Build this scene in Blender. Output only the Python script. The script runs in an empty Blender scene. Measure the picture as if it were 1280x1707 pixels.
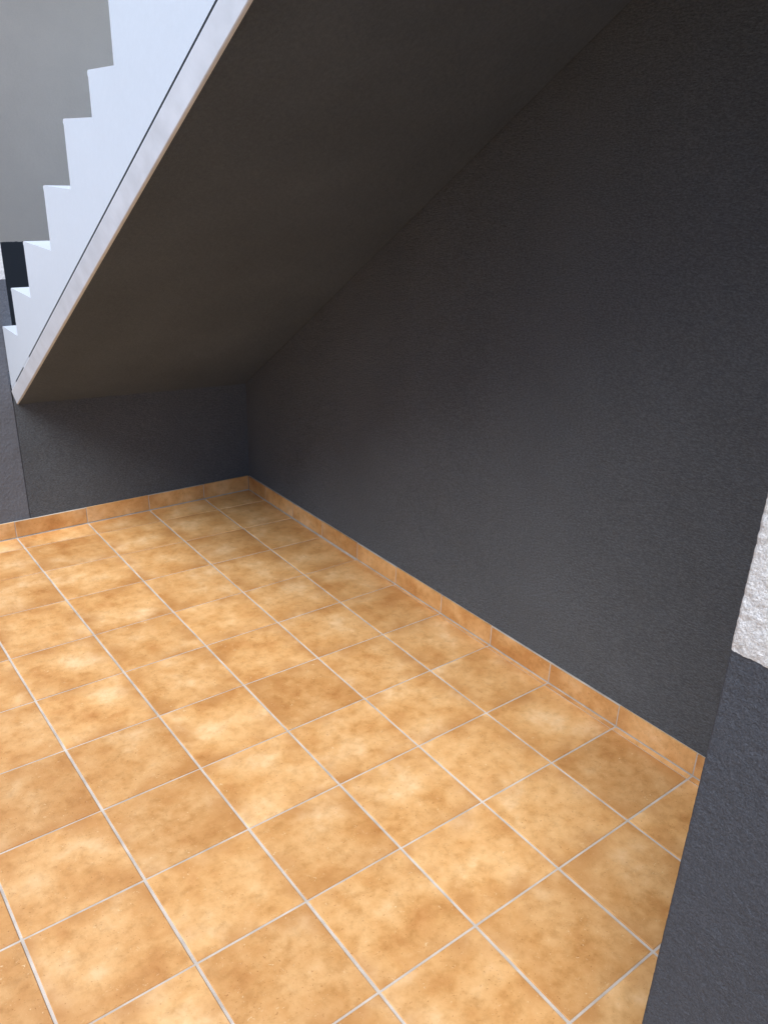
import bpy, math, random
from mathutils import Matrix, Vector, noise

random.seed(7)
scene = bpy.context.scene
COL = scene.collection

# ------------------------------------------------------------------ camera
cam_data = bpy.data.cameras.new('camera')
cam_data.sensor_fit = 'VERTICAL'
cam_data.sensor_height = 36.0
cam_data.lens = 28.666
cam_data.clip_start = 0.02
cam_data.clip_end = 2000
cam = bpy.data.objects.new('camera', cam_data)
COL.objects.link(cam)
RIGHT = Vector((0.7998928, -0.5991275, 0.0348953))
UP = Vector((0.2115855, 0.3359434, 0.9178091))
FWD = Vector((0.5616076, 0.7267656, -0.3954854))
cam.matrix_world = Matrix((
    (RIGHT.x, UP.x, -FWD.x, -2.015574),
    (RIGHT.y, UP.y, -FWD.y, -0.987782),
    (RIGHT.z, UP.z, -FWD.z, 1.734510),
    (0, 0, 0, 1)))
scene.camera = cam

# ------------------------------------------------------------------ light
SUN_EL, SUN_AZ = math.radians(55), math.radians(243)   # azimuth clockwise from +Y: light comes from the left
world = bpy.data.worlds.new('World')
scene.world = world
world.use_nodes = True
wn = world.node_tree
wn.nodes.clear()
sky = wn.nodes.new('ShaderNodeTexSky')
sky.sky_type = 'NISHITA'
sky.sun_disc = False
sky.sun_elevation = SUN_EL
sky.sun_rotation = SUN_AZ
sky.air_density = 1.0
sky.dust_density = 0.6
sky.ozone_density = 1.0
bg = wn.nodes.new('ShaderNodeBackground')
bg.inputs['Strength'].default_value = 0.078
wo = wn.nodes.new('ShaderNodeOutputWorld')
wn.links.new(sky.outputs[0], bg.inputs['Color'])
wn.links.new(bg.outputs[0], wo.inputs['Surface'])

sun_data = bpy.data.lights.new('sun', 'SUN')
sun_data.energy = 1.5
sun_data.angle = math.radians(36)
sun_data.color = (1.0, 0.98, 0.95)
sun = bpy.data.objects.new('sun', sun_data)
COL.objects.link(sun)
to_sun = Vector((math.sin(SUN_AZ) * math.cos(SUN_EL), math.cos(SUN_AZ) * math.cos(SUN_EL), math.sin(SUN_EL)))
sun.rotation_euler = to_sun.to_track_quat('Z', 'Y').to_euler()
sun.location = (-4, -3, 6)

vs = scene.view_settings
vs.view_transform = 'Standard'
vs.look = 'None'
vs.gamma = 1.0
vs.use_curve_mapping = False
vs.exposure = 1.54
scene.cycles.max_bounces = 6
scene.cycles.diffuse_bounces = 4

# ------------------------------------------------------------------ helpers
def new_obj(name, me, parent=None, loc=(0, 0, 0)):
    o = bpy.data.objects.new(name, me)
    COL.objects.link(o)
    o.location = loc
    if parent is not None:
        o.parent = parent
    return o

def mesh(name, verts, faces, mats, idx=None, smooth=False):
    me = bpy.data.meshes.new(name)
    me.from_pydata([tuple(v) for v in verts], [], faces)
    for m in mats:
        me.materials.append(m)
    if idx:
        for p, i in zip(me.polygons, idx):
            p.material_index = i
    if smooth:
        for p in me.polygons:
            p.use_smooth = True
    me.update()
    return me

def tag(o, label, cat, group=None):
    o['label'] = label
    o['category'] = cat
    if group:
        o['group'] = group
    return o

def box_vf(x0, x1, y0, y1, z0, z1):
    v = [(x0, y0, z0), (x1, y0, z0), (x1, y1, z0), (x0, y1, z0),
         (x0, y0, z1), (x1, y0, z1), (x1, y1, z1), (x0, y1, z1)]
    f = [(0, 3, 2, 1), (4, 5, 6, 7), (0, 1, 5, 4), (1, 2, 6, 5), (2, 3, 7, 6), (3, 0, 4, 7)]
    return v, f

def N(nt, kind, **kw):
    n = nt.nodes.new(kind)
    for k, v in kw.items():
        if k in n.inputs.keys():
            n.inputs[k].default_value = v
        else:
            setattr(n, k, v)
    return n

def base_mat(name, rough=0.7, spec=0.4):
    m = bpy.data.materials.new(name)
    m.use_nodes = True
    nt = m.node_tree
    b = nt.nodes['Principled BSDF']
    b.inputs['Roughness'].default_value = rough
    b.inputs['Specular IOR Level'].default_value = spec
    return m, nt, b

def ramp(nt, stops):
    r = nt.nodes.new('ShaderNodeValToRGB')
    el = r.color_ramp.elements
    while len(el) < len(stops):
        el.new(0.5)
    for e, (p, c) in zip(el, stops):
        e.position = p
        e.color = (*c, 1) if len(c) == 3 else c
    return r

def mixc(nt, fac, a, b, blend='MIX'):
    n = nt.nodes.new('ShaderNodeMix')
    n.data_type = 'RGBA'
    n.blend_type = blend
    for sock, val in ((n.inputs[0], fac), (n.inputs[6], a), (n.inputs[7], b)):
        if isinstance(val, bpy.types.NodeSocket):
            nt.links.new(val, sock)
        elif isinstance(val, (int, float)):
            sock.default_value = val
        else:
            sock.default_value = (*val, 1)
    return n.outputs[2]

# ------------------------------------------------------------------ materials
def render_mat(name, col, var, bump_scale, bump_dist, stretch=1.0, rough=0.9, spec=0.12, split=None, fleck=0.10):
    """painted render; split = (height, lower colour): a dado painted up to that height"""
    m, nt, b = base_mat(name, rough, spec)
    L = nt.links
    geo = N(nt, 'ShaderNodeNewGeometry')
    mp = N(nt, 'ShaderNodeMapping')
    mp.inputs['Scale'].default_value = (1, 1, stretch)
    L.new(geo.outputs['Position'], mp.inputs['Vector'])
    blot = N(nt, 'ShaderNodeTexNoise', Scale=2.3, Detail=5.0, Roughness=0.6)
    L.new(geo.outputs['Position'], blot.inputs['Vector'])
    br = ramp(nt, [(0.3, (1 - var,) * 3), (0.7, (1 + var,) * 3)])
    L.new(blot.outputs['Fac'], br.inputs['Fac'])
    if split:
        h, low = split
        sep = N(nt, 'ShaderNodeSeparateXYZ')
        L.new(geo.outputs['Position'], sep.inputs[0])
        wob = N(nt, 'ShaderNodeTexNoise', Scale=38.0, Detail=3.0)
        L.new(geo.outputs['Position'], wob.inputs['Vector'])
        mu = N(nt, 'ShaderNodeMath', operation='MULTIPLY_ADD')
        L.new(wob.outputs['Fac'], mu.inputs[0])
        mu.inputs[1].default_value = 0.010
        L.new(sep.outputs['Z'], mu.inputs[2])
        gt = N(nt, 'ShaderNodeMath', operation='GREATER_THAN')
        L.new(mu.outputs[0], gt.inputs[0])
        gt.inputs[1].default_value = h + 0.005
        c0 = mixc(nt, gt.outputs[0], low, col)
    else:
        rgb = N(nt, 'ShaderNodeRGB')
        rgb.outputs[0].default_value = (*col, 1)
        c0 = rgb.outputs[0]
    c1 = mixc(nt, 1.0, c0, br.outputs['Color'], 'MULTIPLY')
    fl = N(nt, 'ShaderNodeTexNoise', Scale=bump_scale * 1.6, Detail=4.0, Roughness=0.7)
    L.new(mp.outputs[0], fl.inputs['Vector'])
    fr = ramp(nt, [(0.32, (1 - fleck,) * 3), (0.5, (1, 1, 1)), (0.70, (1 + fleck * 1.6,) * 3)])
    L.new(fl.outputs['Fac'], fr.inputs['Fac'])
    c2 = mixc(nt, 1.0, c1, fr.outputs[0], 'MULTIPLY')
    L.new(c2, b.inputs['Base Color'])
    n1 = N(nt, 'ShaderNodeTexNoise', Scale=bump_scale, Detail=6.0, Roughness=0.6)
    n2 = N(nt, 'ShaderNodeTexNoise', Scale=bump_scale * 4.3, Detail=3.0, Roughness=0.6)
    L.new(mp.outputs[0], n1.inputs['Vector'])
    L.new(mp.outputs[0], n2.inputs['Vector'])
    ad = N(nt, 'ShaderNodeMath', operation='MULTIPLY_ADD')
    L.new(n2.outputs['Fac'], ad.inputs[0])
    ad.inputs[1].default_value = 0.35
    L.new(n1.outputs['Fac'], ad.inputs[2])
    bp = N(nt, 'ShaderNodeBump')
    bp.inputs['Strength'].default_value = 1.0
    bp.inputs['Distance'].default_value = bump_dist
    L.new(ad.outputs[0], bp.inputs['Height'])
    wave = N(nt, 'ShaderNodeTexNoise', Scale=5.0, Detail=3.0)      # hand-trowelled unevenness
    L.new(geo.outputs['Position'], wave.inputs['Vector'])
    bw = N(nt, 'ShaderNodeBump')
    bw.inputs['Distance'].default_value = min(0.02, bump_dist * 3)
    L.new(wave.outputs['Fac'], bw.inputs['Height'])
    L.new(bw.outputs[0], bp.inputs['Normal'])
    L.new(bp.outputs[0], b.inputs['Normal'])
    return m

DARK = (0.106, 0.118, 0.134)
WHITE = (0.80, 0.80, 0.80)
M_dark = render_mat('dark_grey_render', DARK, 0.07, 70.0, 0.008, stretch=2.6, fleck=0.28)
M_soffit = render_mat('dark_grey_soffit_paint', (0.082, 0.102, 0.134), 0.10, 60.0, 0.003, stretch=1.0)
M_split = render_mat('white_over_grey_render', WHITE, 0.04, 75.0, 0.004, split=(1.205, DARK))
M_left = render_mat('white_over_lit_grey_render', WHITE, 0.04, 75.0, 0.004, split=(1.205, (0.140, 0.153, 0.180)))  # same grey dado, lightened to paint in the stronger light on this wall
M_far = render_mat('warm_white_over_grey_render', (0.92, 0.80, 0.68), 0.05, 75.0, 0.001, fleck=0.02, split=(1.205, (0.075, 0.08, 0.09)))
M_pier = render_mat('white_over_grey_roughcast', (0.70, 0.70, 0.70), 0.05, 230.0, 0.0055, fleck=0.24, split=(1.203, (0.080, 0.087, 0.103)))
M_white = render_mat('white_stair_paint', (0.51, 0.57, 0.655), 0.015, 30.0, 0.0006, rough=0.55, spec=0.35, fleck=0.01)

def simple(name, col, rough, bump=None, metallic=0.0, dirt=0.1):
    m, nt, b = base_mat(name, rough, 0.5)
    geo = N(nt, 'ShaderNodeNewGeometry')
    n = N(nt, 'ShaderNodeTexNoise', Scale=14.0, Detail=5.0)
    nt.links.new(geo.outputs['Position'], n.inputs['Vector'])
    r = ramp(nt, [(0.3, tuple(c * (1 - dirt) for c in col)), (0.7, tuple(min(1, c * 1.08) for c in col))])
    nt.links.new(n.outputs['Fac'], r.inputs['Fac'])
    nt.links.new(r.outputs[0], b.inputs['Base Color'])
    b.inputs['Metallic'].default_value = metallic
    if bump:
        n2 = N(nt, 'ShaderNodeTexNoise', Scale=bump[0], Detail=4.0)
        nt.links.new(geo.outputs['Position'], n2.inputs['Vector'])
        bp = N(nt, 'ShaderNodeBump')
        bp.inputs['Distance'].default_value = bump[1]
        nt.links.new(n2.outputs['Fac'], bp.inputs['Height'])
        nt.links.new(bp.outputs[0], b.inputs['Normal'])
    return m

M_strip = simple('pale_edge_strip', (0.62, 0.68, 0.77), 0.3)
M_gap = simple('dark_joint_and_gap_shade', (0.03, 0.035, 0.045), 0.6)  # wall joint filler, also the painted shade of the stair's edge gap
M_grout = simple('pale_grout', (0.56, 0.508, 0.448), 0.9, (300, 0.001), dirt=0.28)
M_pave = simple('pale_concrete', (0.34, 0.31, 0.28), 0.9, (60, 0.003))

def tile_mat(name):
    m, nt, b = base_mat(name, 0.42, 0.45)
    L = nt.links
    tc = N(nt, 'ShaderNodeTexCoord')
    oi = N(nt, 'ShaderNodeObjectInfo')
    sc = N(nt, 'ShaderNodeVectorMath', operation='SCALE')
    comb = N(nt, 'ShaderNodeCombineXYZ')
    for i, k in enumerate((37.0, 91.0, 53.0)):
        mu = N(nt, 'ShaderNodeMath', operation='MULTIPLY')
        L.new(oi.outputs['Random'], mu.inputs[0])
        mu.inputs[1].default_value = k
        L.new(mu.outputs[0], comb.inputs[i])
    add = N(nt, 'ShaderNodeVectorMath', operation='ADD')
    L.new(tc.outputs['Object'], add.inputs[0])
    L.new(comb.outputs[0], add.inputs[1])
    P = add.outputs[0]
    big = N(nt, 'ShaderNodeTexNoise', Scale=6.8, Detail=7.0, Roughness=0.58, Distortion=0.15)
    L.new(P, big.inputs['Vector'])
    cr = ramp(nt, [(0.28, (0.49, 0.225, 0.070)), (0.42, (0.61, 0.325, 0.118)),
                   (0.56, (0.69, 0.405, 0.172)), (0.74, (0.79, 0.535, 0.290))])
    L.new(big.outputs['Fac'], cr.inputs['Fac'])
    mid = N(nt, 'ShaderNodeTexNoise', Scale=30.0, Detail=9.0, Roughness=0.68, Distortion=0.2)
    L.new(P, mid.inputs['Vector'])
    mr = ramp(nt, [(0.30, (0.76, 0.71, 0.63)), (0.5, (1, 1, 1)), (0.70, (1.10, 1.13, 1.22))])
    L.new(mid.outputs['Fac'], mr.inputs['Fac'])
    c1 = mixc(nt, 0.85, cr.outputs[0], mr.outputs[0], 'MULTIPLY')
    # per-tile tone
    tr = ramp(nt, [(0.0, (0.78, 0.73, 0.68)), (0.35, (0.98, 0.96, 0.94)), (0.7, (1.03, 1.03, 1.03)), (1.0, (1.10, 1.12, 1.15))])
    wn2 = N(nt, 'ShaderNodeTexWhiteNoise', noise_dimensions='1D')
    L.new(oi.outputs['Random'], wn2.inputs['W'])
    L.new(wn2.outputs['Value'], tr.inputs['Fac'])
    c2 = mixc(nt, 0.75, c1, tr.outputs[0], 'MULTIPLY')
    # browner glaze towards some edges and corners of a tile
    so = N(nt, 'ShaderNodeSeparateXYZ')
    L.new(tc.outputs['Object'], so.inputs[0])
    mx = N(nt, 'ShaderNodeMath', operation='MAXIMUM')
    for k, ax in enumerate('XY'):
        ab = N(nt, 'ShaderNodeMath', operation='ABSOLUTE')
        L.new(so.outputs[ax], ab.inputs[0])
        L.new(ab.outputs[0], mx.inputs[k])
    er = N(nt, 'ShaderNodeMapRange')
    er.inputs['From Min'].default_value = 0.075
    er.inputs['From Max'].default_value = 0.150
    L.new(mx.outputs[0], er.inputs['Value'])
    en = N(nt, 'ShaderNodeTexNoise', Scale=8.0, Detail=4.0)
    L.new(P, en.inputs['Vector'])
    enr = N(nt, 'ShaderNodeMapRange')
    enr.inputs['From Min'].default_value = 0.42
    enr.inputs['From Max'].default_value = 0.68
    L.new(en.outputs['Fac'], enr.inputs['Value'])
    em = N(nt, 'ShaderNodeMath', operation='MULTIPLY')
    L.new(er.outputs[0], em.inputs[0])
    L.new(enr.outputs[0], em.inputs[1])
    c2 = mixc(nt, em.outputs[0], c2, (0.47, 0.225, 0.075))
    # specks and pits
    sp = N(nt, 'ShaderNodeTexNoise', Scale=170.0, Detail=2.0, Roughness=0.5)
    L.new(P, sp.inputs['Vector'])
    sr = ramp(nt, [(0.25, (0.58, 0.45, 0.35)), (0.34, (1, 1, 1))])
    L.new(sp.outputs['Fac'], sr.inputs['Fac'])
    c3 = mixc(nt, 0.8, c2, sr.outputs[0], 'MULTIPLY')
    lt = N(nt, 'ShaderNodeTexNoise', Scale=95.0, Detail=3.0, Roughness=0.6, Distortion=1.5)
    L.new(P, lt.inputs['Vector'])
    lr = ramp(nt, [(0.66, (0, 0, 0)), (0.76, (1, 1, 1))])
    L.new(lt.outputs['Fac'], lr.inputs['Fac'])
    c4 = mixc(nt, lr.outputs[0], c3, (0.76, 0.57, 0.33))
    L.new(c4, b.inputs['Base Color'])
    rr = ramp(nt, [(0.3, (0.34,) * 3), (0.7, (0.52,) * 3)])
    L.new(mid.outputs['Fac'], rr.inputs['Fac'])
    L.new(rr.outputs[0], b.inputs['Roughness'])
    bp = N(nt, 'ShaderNodeBump')
    bp.inputs['Distance'].default_value = 0.0012
    bp.inputs['Strength'].default_value = 0.6
    ad = N(nt, 'ShaderNodeMath', operation='MULTIPLY_ADD')
    L.new(sp.outputs['Fac'], ad.inputs[0])
    ad.inputs[1].default_value = 0.4
    L.new(mid.outputs['Fac'], ad.inputs[2])
    L.new(ad.outputs[0], bp.inputs['Height'])
    L.new(bp.outputs[0], b.inputs['Normal'])
    return m

M_tile = tile_mat('terracotta_tile_glaze')

# ------------------------------------------------------------------ plan of the place
S = 0.305                                    # tile pitch
def skirt_x(y): return 0.0155 - 0.0086 * y   # face of the skirting on the long wall
def wall_x(y): return skirt_x(y) + 0.009
def skirt_y(x): return 2.866 - 0.0225 * x    # face of the skirting on the low end wall
def wall_y(x): return skirt_y(x) + 0.009
XO = -1.169                                  # outer face of the stair
def edge_z(y): return 0.659 + 0.5873 * (2.887 - y)      # lower outer edge of the flight
def inner_z(y): return 0.605 + 0.692 * (2.875 - y)      # soffit against the long wall

SHADE_WALL_X, SHADE_WALL_H, BACK_H, SHADE_SLAB_Z = -4.8, 2.3, 2.2, 3.9
# ------------------------------------------------------------------ ground and floor
v, f = box_vf(-300, 300, -300, 300, -0.5, -0.05)
ground = new_obj('ground', mesh('ground', v, f, [M_pave]))
ground['kind'] = 'structure'

v, f = box_vf(-4.45, 0.3, -2.95, 2.9, -0.06, -0.0030)
floor = new_obj('floor', mesh('floor', v, f, [M_grout]))
floor['kind'] = 'structure'

A = {0: (-0.009, 0.0), 1: (-1.0106 * S, 0.0107), 2: (-1.9938 * S, 0.0079), 3: (-2.9971 * S, 0.0025),
     4: (-3.9807 * S, -0.0111), 5: (-4.9689 * S, -0.0153)}
B = {0: (0.0437 * S, 0.0114), 1: (1.0136 * S, 0.0036), 2: (2.0163 * S, 0.0086), 3: (3.0147 * S, 0.0089),
     4: (3.9845 * S, -0.0052), 5: (4.9905 * S, -0.0066), 6: (5.9538 * S, -0.0166), 7: (6.9349 * S, -0.0414),
     8: (7.8478 * S, -0.0657), 9: (8.7804 * S, -0.0669)}
def a_line(i):
    return A.get(i, (-i * S + 0.008, -0.012))
def b_line(j):
    return B.get(j, (j * S + 0.010, 0.008))
def cross(al, bl):
    a, s = al
    b, t = bl
    y = (b + t * a) / (1 - s * t)
    return Vector((a + s * y, y, 0))

def tile_mesh(name, corners, h, top_in=0.0022, depth=0.0075):
    """corners: 4 points (ccw seen from the face side) in a local frame whose +Z is the face normal"""
    c = sum(corners, Vector()) / 4
    ring = lambda k, z: [(p.x + (c.x - p.x) / max(1e-6, (c - p).length) * k, p.y + (c.y - p.y) / max(1e-6, (c - p).length) * k, z) for p in corners]
    vv = ring(0, h - depth) + ring(0, h - 0.0016) + ring(0.0011, h - 0.0005) + ring(top_in, h)
    ff = []
    for r in range(3):
        for k in range(4):
            k2 = (k + 1) % 4
            ff.append((r * 4 + k, r * 4 + k2, r * 4 + 4 + k2, r * 4 + 4 + k))
    ff.append((12, 13, 14, 15))
    return vv, ff

def inset_quad(p, ga, gb):
    """p: far-left, near-left, near-right, far-right; pull in by half joints"""
    fl, nl, nr, fr = [q.copy() for q in p]
    fl += Vector((ga, -gb, 0)); nl += Vector((ga, gb, 0)); nr += Vector((-ga, gb, 0)); fr += Vector((-ga, -gb, 0))
    return [fl, nl, nr, fr]

def floor_tile(quad):
    c = sum(quad, Vector()) / 4
    j = lambda: Vector((random.uniform(-.0006, .0006), random.uniform(-.0006, .0006), 0))
    loc = [q - c + j() for q in quad]
    vv, ff = tile_mesh('tile', loc, 0.0)
    o = new_obj('tile', mesh('tile', vv, ff, [M_tile]), floor, (c.x, c.y, random.uniform(-.0003, .0003)))
    o.rotation_euler = (random.uniform(-.002, .002), random.uniform(-.002, .002), 0)
    return o

GA, GB = 0.0040, 0.0031
back_line = (2.866 - 0.003, -0.0225)
for j in range(-9, 10):
    far = b_line(j + 1) if j < 9 else back_line
    near = b_line(j)
    for i in range(0, 14):
        ra, la = a_line(i), a_line(i + 1)
        q = [cross(la, far), cross(la, near), cross(ra, near), cross(ra, far)]
        q = inset_quad(q, GA if i else 0.0022, GB)
        if i == 0:
            q[0].x += GA - 0.0022; q[1].x += GA - 0.0022
        floor_tile(q)
    # cut slivers between the last full joint and the skirting
    if -4 <= j <= 6:
        q = [cross(a_line(0), far), cross(a_line(0), near), cross((skirt_x(near[0]), -0.0086), near), cross((skirt_x(far[0]), -0.0086), far)]
        for k in (0, 1): q[k].x += 0.0018
        for k, l in ((2, near), (3, far)): q[k].x = skirt_x(q[k].y) - 0.0030
        q[0].y -= GB; q[3].y -= GB; q[1].y += GB; q[2].y += GB
        if min(q[3].x - q[0].x, q[2].x - q[1].x) > 0.0025:
            c = sum(q, Vector()) / 4
            vv, ff = tile_mesh('tile', [p - c for p in q], -0.0006, 0.0012)
            new_obj('tile', mesh('tile', vv, ff, [M_tile]), floor, (c.x, c.y, 0))

# ------------------------------------------------------------------ walls
# long side wall beside and under the stair
ys = [-4.0, 6.2]
vv, ff, ii = [], [], []
prof = []
NY = 60
for k in range(NY + 1):
    y = -4.0 + 7.7 * k / NY
    zt = max(0.3, min(2.75, inner_z(y) + 0.12)) if y < 2.88 else 0.8
    x = wall_x(y)
    vv += [(x, y, -0.05), (x, y, zt), (x, y, 4.6), (x + 0.25, y, 4.6), (x + 0.25, y, -0.05)]
for k in range(NY):
    a, b2 = k * 5, k * 5 + 5
    for r in range(4):
        ff.append((a + r, a + r + 1, b2 + r + 1, b2 + r))
        ii.append(0 if r == 0 else 1)
ff.append((0, 4, 3, 2, 1)); ii.append(1)
e = NY * 5
ff.append((e, e + 1, e + 2, e + 3, e + 4)); ii.append(1)
long_wall = new_obj('rendered_wall', mesh('wall', vv, ff, [M_dark, M_white], ii))
tag(long_wall, 'long dark grey rendered wall running under the stair on the right', 'wall')

# low end wall closing the space under the stair
JX = -1.171
vv, ff = [], []
z_at = lambda x: edge_z(2.88) + (inner_z(2.88) - edge_z(2.88)) * (x - XO) / (0 - XO) + 0.05
for x in (JX + 0.0035, -0.6, wall_x(2.88) + 0.03):
    yf = wall_y(x)
    vv += [(x, yf, -0.05), (x, yf, z_at(x)), (x, yf + 0.12, z_at(x)), (x, yf + 0.12, -0.05)]
for k in range(2):
    a, b2 = k * 4, k * 4 + 4
    for r in range(4):
        r2 = (r + 1) % 4
        ff.append((a + r, b2 + r, b2 + r2, a + r2))
ff += [(0, 1, 2, 3), (11, 10, 9, 8)]
end_wall = new_obj('rendered_wall', mesh('wall', vv, ff, [M_dark]))
tag(end_wall, 'low dark grey end wall closing the space beneath the foot of the stair', 'wall')

# wall to the left of the joint, white above a grey dado
def slab(x0, x1, yf, thick, z1, mat):
    vv = []
    for x in (x0, x1):
        y = yf(x)
        vv += [(x, y, -0.05), (x, y, z1), (x, y + thick, z1), (x, y + thick, -0.05)]
    ff = [(r, 4 + r, 4 + (r + 1) % 4, (r + 1) % 4) for r in range(4)] + [(0, 1, 2, 3), (7, 6, 5, 4)]
    return mesh('wall', vv, ff, [mat])
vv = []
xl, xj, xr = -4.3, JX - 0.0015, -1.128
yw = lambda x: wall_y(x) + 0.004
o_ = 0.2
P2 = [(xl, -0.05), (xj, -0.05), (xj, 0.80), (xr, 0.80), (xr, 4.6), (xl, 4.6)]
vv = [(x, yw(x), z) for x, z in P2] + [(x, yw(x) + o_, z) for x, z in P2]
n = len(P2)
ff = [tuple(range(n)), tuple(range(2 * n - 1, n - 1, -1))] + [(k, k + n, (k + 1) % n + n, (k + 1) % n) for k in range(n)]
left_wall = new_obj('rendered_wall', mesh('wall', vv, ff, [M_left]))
tag(left_wall, 'grey wall with painted-in light, left of the vertical joint, beside the lowest visible step', 'wall')
# dark joint filler between the two
v, f = box_vf(JX - 0.0012, JX + 0.0032, wall_y(JX) + 0.0045, wall_y(JX) + 0.05, -0.04, 0.66)
new_obj('joint', mesh('joint', v, f, [M_gap]), left_wall)

# far wall behind the stair
far_wall = new_obj('rendered_wall', slab(-4.3, 1.6, lambda x: 4.5, 0.2, 4.6, M_far))
tag(far_wall, 'shaded grey wall with a near black base seen behind the steps', 'wall')

# unseen walls and a slab over the passage, added to block sky light
v, f = box_vf(SHADE_WALL_X - 0.2, SHADE_WALL_X, -8.2, 3.1, -0.05, SHADE_WALL_H)
o = new_obj('rendered_wall', mesh('wall', v, f, [M_split]))
tag(o, 'added light-blocking wall, out of view on the left', 'wall')
v, f = box_vf(SHADE_WALL_X + 0.01, 0.3, -8.2, -8.0, -0.05, BACK_H)
o = new_obj('rendered_wall', mesh('wall', v, f, [M_split]))
tag(o, 'added light-blocking wall, out of view behind the viewer', 'wall')
v, f = box_vf(-3.5, 1.6, 3.16, 4.49, SHADE_SLAB_Z, SHADE_SLAB_Z + 0.25)
o = new_obj('added_shade_slab', mesh('added_shade_slab', v, f, [M_white]))  # unseen slab added to keep light off the far wall
o['kind'] = 'structure'

# skirting: bed plus tiles
def skirting(parent, path, joints, flip):
    """path(t) -> (x, y) of the face; joints list of t; face looks to -x (flip False) or -y (flip True)"""
    t0, t1 = joints[0], joints[-1]
    pa, pb = path(t0), path(t1)
    if not flip:
        v = [(pa[0] + .0015, pa[1], -.004), (pb[0] + .0015, pb[1], -.004), (pb[0] + .0015, pb[1], .0830), (pa[0] + .0015, pa[1], .0830)]
        v += [(x + .0095, y, z) for x, y, z in v]
    else:
        v = [(pa[0], pa[1] + .0015, -.004), (pb[0], pb[1] + .0015, -.004), (pb[0], pb[1] + .0015, .0830), (pa[0], pa[1] + .0015, .0830)]
        v += [(x, y + .0095, z) for x, y, z in v]
    f = [(0, 1, 2, 3), (7, 6, 5, 4), (0, 4, 5, 1), (1, 5, 6, 2), (2, 6, 7, 3), (3, 7, 4, 0)]
    new_obj('skirting_grout', mesh('skirting_grout', v, f, [M_grout]), parent)
    for a, b2 in zip(joints[:-1], joints[1:]):
        g = 0.0018
        p0, p1 = path(a + g), path(b2 - g)
        ln = math.hypot(p1[0] - p0[0], p1[1] - p0[1])
        if ln < 0.02: continue
        hh = 0.0795 + random.uniform(-.0008, .0008)
        c = Vector(((p0[0] + p1[0]) / 2, (p0[1] + p1[1]) / 2, 0.0035 + hh / 2))
        # local frame: X along, Y up, Z out of the wall
        quad = [Vector((-ln / 2, hh / 2, 0)), Vector((-ln / 2, -hh / 2, 0)), Vector((ln / 2, -hh / 2, 0)), Vector((ln / 2, hh / 2, 0))]
        vv, ff = tile_mesh('skirting_tile', quad, 0.0, 0.0016, 0.006)
        o = new_obj('skirting_tile', mesh('skirting_tile', vv, ff, [M_tile]), parent)
        d = Vector((p1[0] - p0[0], p1[1] - p0[1], 0)).normalized()
        up = Vector((0, 0, 1))
        out = d.cross(up)
        if (flip and out.y > 0) or (not flip and out.x > 0):
            d = -d
            out = d.cross(up)
        o.matrix_world = Matrix(((d.x, up.x, out.x, c.x), (d.y, up.y, out.y, c.y), (d.z, up.z, out.z, c.z), (0, 0, 0, 1)))

jr = [b_line(j)[0] for j in range(-10, 10)] + [2.8655]
skirting(long_wall, lambda t: (skirt_x(t), t), jr, False)
jb = []
for i in (4, 3, 2, 1):
    a, s = a_line(i)
    jb.append(a + s * 2.87)
jb = jb + [-0.0080]
skirting(end_wall, lambda t: (t, skirt_y(t)), jb, True)
jl = [a_line(i)[0] + a_line(i)[1] * 2.87 for i in range(13, 3, -1)]
skirting(left_wall, lambda t: (t, skirt_y(t)), jl, True)

# ------------------------------------------------------------------ staircase
stair = bpy.data.objects.new('staircase', None)
COL.objects.link(stair)
stair.location = (XO, 2.885, 0)
tag(stair, 'white stepped concrete stair with dark grey underside rising to the upper right', 'staircase')
def part(name, me, par=None):
    o = new_obj(name, me, par or stair)
    if par is None:
        o.location = (-XO, -2.885, 0)
    return o

# treads seen in the photo: (front y, back y, top z); then the rest of the flight up to the landing
STEPS = [(2.879, 2.659, 1.008), (2.652, 2.383, 1.205), (2.369, 2.036, 1.412), (2.024, 1.693, 1.620),
         (1.738, 1.489, 1.816), (1.484, 1.287, 1.931)]
yk, zk = 1.287, 2.125
while zk < 3.2:
    STEPS.append((yk, yk - 0.27, zk))
    yk -= 0.27; zk += 0.195
STEPS.append((yk + 0.0, -1.3, zk))
ys = [2.8985]
tops = []
for k, (y0, y1, z) in enumerate(STEPS):
    nxt = STEPS[k + 1][0] if k + 1 < len(STEPS) else y1
    ys.append(nxt); tops.append(z)
GAP0, GAP1 = 0.064, 0.0745
def under(y, x):
    u = (x - XO) / (0 - XO)
    z = edge_z(y) * (1 - u) + inner_z(y) * u
    return min(z, 2.98)
def bandz(y):                      # underside of the white face, above the shadow gap
    return min(edge_z(y) + GAP1, 2.98 + GAP1)
TT = 0.014                         # tread coat thickness
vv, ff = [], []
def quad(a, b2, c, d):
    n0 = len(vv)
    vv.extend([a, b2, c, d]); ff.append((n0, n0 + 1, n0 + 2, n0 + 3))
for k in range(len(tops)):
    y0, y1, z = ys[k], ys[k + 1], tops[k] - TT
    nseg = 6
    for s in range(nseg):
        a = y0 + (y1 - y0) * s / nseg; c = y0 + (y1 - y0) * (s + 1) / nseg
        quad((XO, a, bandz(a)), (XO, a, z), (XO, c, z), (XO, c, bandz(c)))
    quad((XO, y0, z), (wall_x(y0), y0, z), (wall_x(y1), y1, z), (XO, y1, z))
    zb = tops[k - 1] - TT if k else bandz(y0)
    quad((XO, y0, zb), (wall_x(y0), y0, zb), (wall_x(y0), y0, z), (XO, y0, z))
flight = part('flight', mesh('flight', vv, ff, [M_white]))

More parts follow.
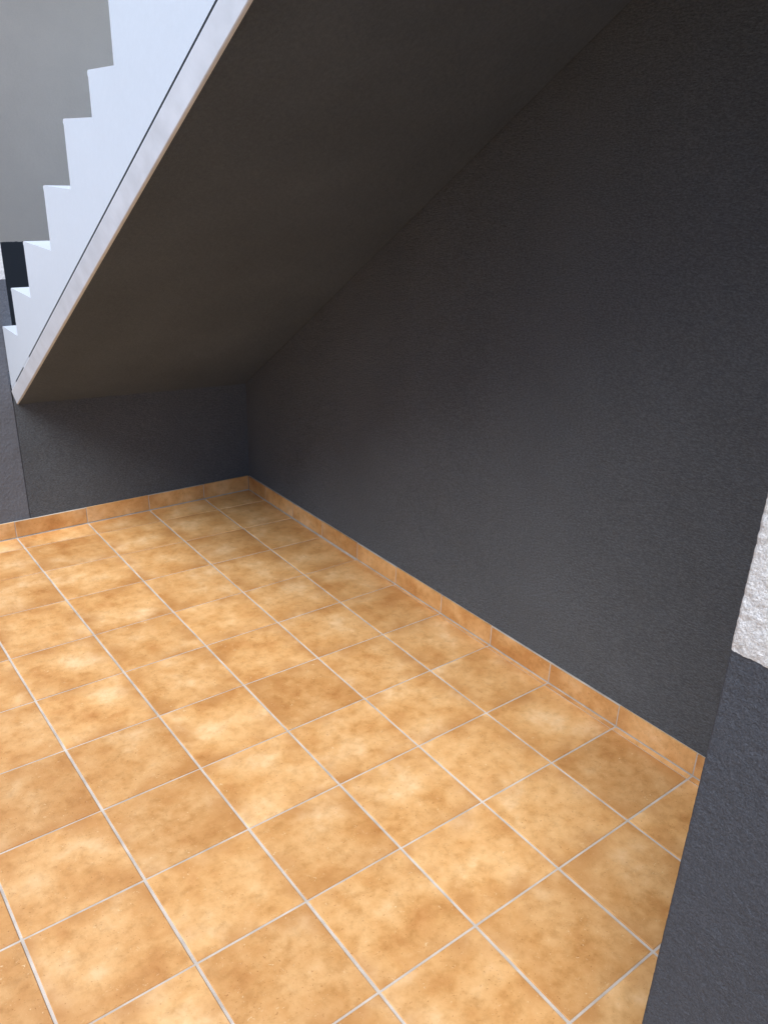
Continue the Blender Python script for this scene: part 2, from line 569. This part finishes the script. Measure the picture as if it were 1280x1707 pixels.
# treads, each a rounded-over coat on its step
def tread_mesh(y0, y1, z):
    x0, x1 = XO, wall_x(y0) + 0.012
    yf = y0 + 0.004
    r = 0.009
    prof = [(yf, z - TT)]
    for k in range(6):
        t = math.pi / 2 * k / 5
        prof.append((yf - r + r * math.cos(t), z - r + r * math.sin(t)))
    prof += [(y1, z), (y1, z - TT)]
    n = len(prof)
    vv = [(x0 + 0.003, y, zz) if False else (x0, y, zz) for y, zz in prof] + [(x1, y, zz) for y, zz in prof]
    ff = [tuple(range(n)), tuple(range(2 * n - 1, n - 1, -1))] + [(k, k + n, (k + 1) % n + n, (k + 1) % n) for k in range(n)]
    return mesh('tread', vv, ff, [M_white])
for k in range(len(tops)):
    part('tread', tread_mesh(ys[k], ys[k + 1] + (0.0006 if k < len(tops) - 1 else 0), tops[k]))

# lower flight behind the low end wall
lz, ly = 1.008, 3.06
vv, ff = [], []
for k in range(1, 6):
    zt = 1.008 - 0.2 * k
    if zt < 0: break
    ya, yb = ly + 0.27 * (k - 1), ly + 0.27 * k
    quad((-1.115, ya, zt), (-0.02, ya, zt), (-0.02, yb, zt), (-1.115, yb, zt))
    quad((-1.115, yb, zt), (-0.02, yb, zt), (-0.02, yb, zt - 0.2), (-1.115, yb, zt - 0.2))
    quad((-1.115, ya, zt), (-1.115, yb, zt), (-1.115, yb, -0.04), (-1.115, ya, -0.04))
part('lower_steps', mesh('lower_steps', vv, ff, [M_white]))

# soffit
vv, ff = [], []
NX, NYS = 14, 48
y_top, y_bot = -1.3, 2.905
for a in range(NYS + 1):
    y = y_bot + (y_top - y_bot) * a / NYS
    for b2 in range(NX + 1):
        x = XO + 0.0155 + (wall_x(y) - 0.007 - XO - 0.0155) * b2 / NX
        yy = min(y, wall_y(x) - 0.0015) if a == 0 else y
        vv.append((x, yy, under(yy, x)))
for a in range(NYS):
    for b2 in range(NX):
        i0 = a * (NX + 1) + b2
        ff.append((i0, i0 + 1, i0 + NX + 2, i0 + NX + 1))
part('soffit', mesh('soffit', vv, ff, [M_soffit], smooth=True))

# pale edge strip along the lower edge, with the shade of the gap above it painted as a dark band
def band(name, ya, yb, lo, hi, x0, x1, mat, nseg=40, round_low=False):
    vv, ff = [], []
    if round_low:
        sec = [(x1, lo), (x0 + 0.0175, lo), (x0 + 0.0150, lo + 0.002), (x0, hi - 0.003), (x0 + 0.001, hi), (x1, hi)]
    else:
        sec = [(x1, lo), (x0, lo), (x0, hi), (x1, hi)]
    n = len(sec)
    for k in range(nseg + 1):
        y = ya + (yb - ya) * k / nseg
        zb = min(edge_z(y), 2.98)
        vv += [(x, y, zb + h) for x, h in sec]
    for k in range(nseg):
        for r in range(n - 1):
            ff.append((k * n + r, k * n + r + 1, k * n + n + r + 1, k * n + n + r))
    ff.append(tuple(range(n))); ff.append(tuple(range(len(vv) - 1, len(vv) - n - 1, -1)))
    return part(name, mesh(name, vv, ff, [mat]))
band('edge_strip', 2.8985, -1.3, -0.001, GAP0, XO - 0.0025, XO + 0.022, M_strip, round_low=True)
band('shadow_gap_line', 2.80, 2.63, GAP0, GAP1, XO + 0.0015, XO + 0.03, M_gap)
band('shadow_gap_line', 2.52, -1.3, GAP0, GAP1, XO + 0.0015, XO + 0.03, M_gap)
band('filled_gap', 2.8985, 2.80, GAP0, GAP1, XO + 0.0004, XO + 0.03, M_white)
band('filled_gap', 2.63, 2.52, GAP0, GAP1, XO + 0.0004, XO + 0.03, M_white)

# ------------------------------------------------------------------ pier at the right
PX, PY, PIER_X = -1.156, -0.5735, -0.90
def pier_d(y, z):
    p = Vector((0, y, z))
    n1 = noise.noise(Vector((3.1, y * 62, z * 62)))
    n2 = noise.noise(Vector((7.7, y * 135, z * 150)))
    n3 = noise.noise(Vector((1.9, y * 14, z * 14)))
    d = 0.0016 * (0.5 - 1.6 * abs(n1)) + 0.0013 * (0.5 - 1.6 * abs(n2)) + 0.0010 * n3
    k = min(1.0, max(0.0, (z - 1.200) / 0.006))
    d = d * (0.75 + 0.75 * k) + 0.0014 * k
    return d
ylist = [PY - 0.0028 * k for k in range(130)]
ylist += [ylist[-1] - 0.12 * k for k in range(1, 10)]
zlist = [-0.05, 0.1, 0.25] + [0.40 + 0.0034 * k for k in range(330)]
zlist += [zlist[-1] + 0.2 * k for k in range(1, 7)]
R_ = 0.006
vv, ff = [], []
cols = []
# rounded arris first: from the end face round to the long face
arc = []
for k in range(7):
    t = math.pi / 2 * k / 6
    arc.append((PX + R_ - R_ * math.sin(t), PY - R_ + R_ * math.cos(t), math.sin(t)))
cols = [(PIER_X, PY, 0.0), (PX + 0.12, PY, 0.0)] + arc + [(PX, y, 1.0) for y in ylist if y < PY - R_ - 0.001]
ylast = cols[-1][1]
cols += [(PIER_X, ylast, 0.0)]
nz = len(zlist)
for (x, y, w) in cols:
    for z in zlist:
        d = pier_d(y - x, z) * (w if w > 0 else 0.0)
        ang = 1.0
        vv.append((x - d * w, y + d * (1 - w) * (1 if w > 0 else 0), z))
for c in range(len(cols) - 1):
    for r in range(nz - 1):
        i0 = c * nz + r
        ff.append((i0, i0 + 1, i0 + nz + 1, i0 + nz))
c1 = (len(cols) - 1) * nz
for r in range(nz - 1):
    ff.append((c1 + r, c1 + r + 1, r + 1, r))
pier = new_obj('roughcast_wall', mesh('roughcast_wall', vv, ff, [M_pier], smooth=True))
tag(pier, 'roughcast wall corner in the right foreground, white above and dark grey below', 'wall')
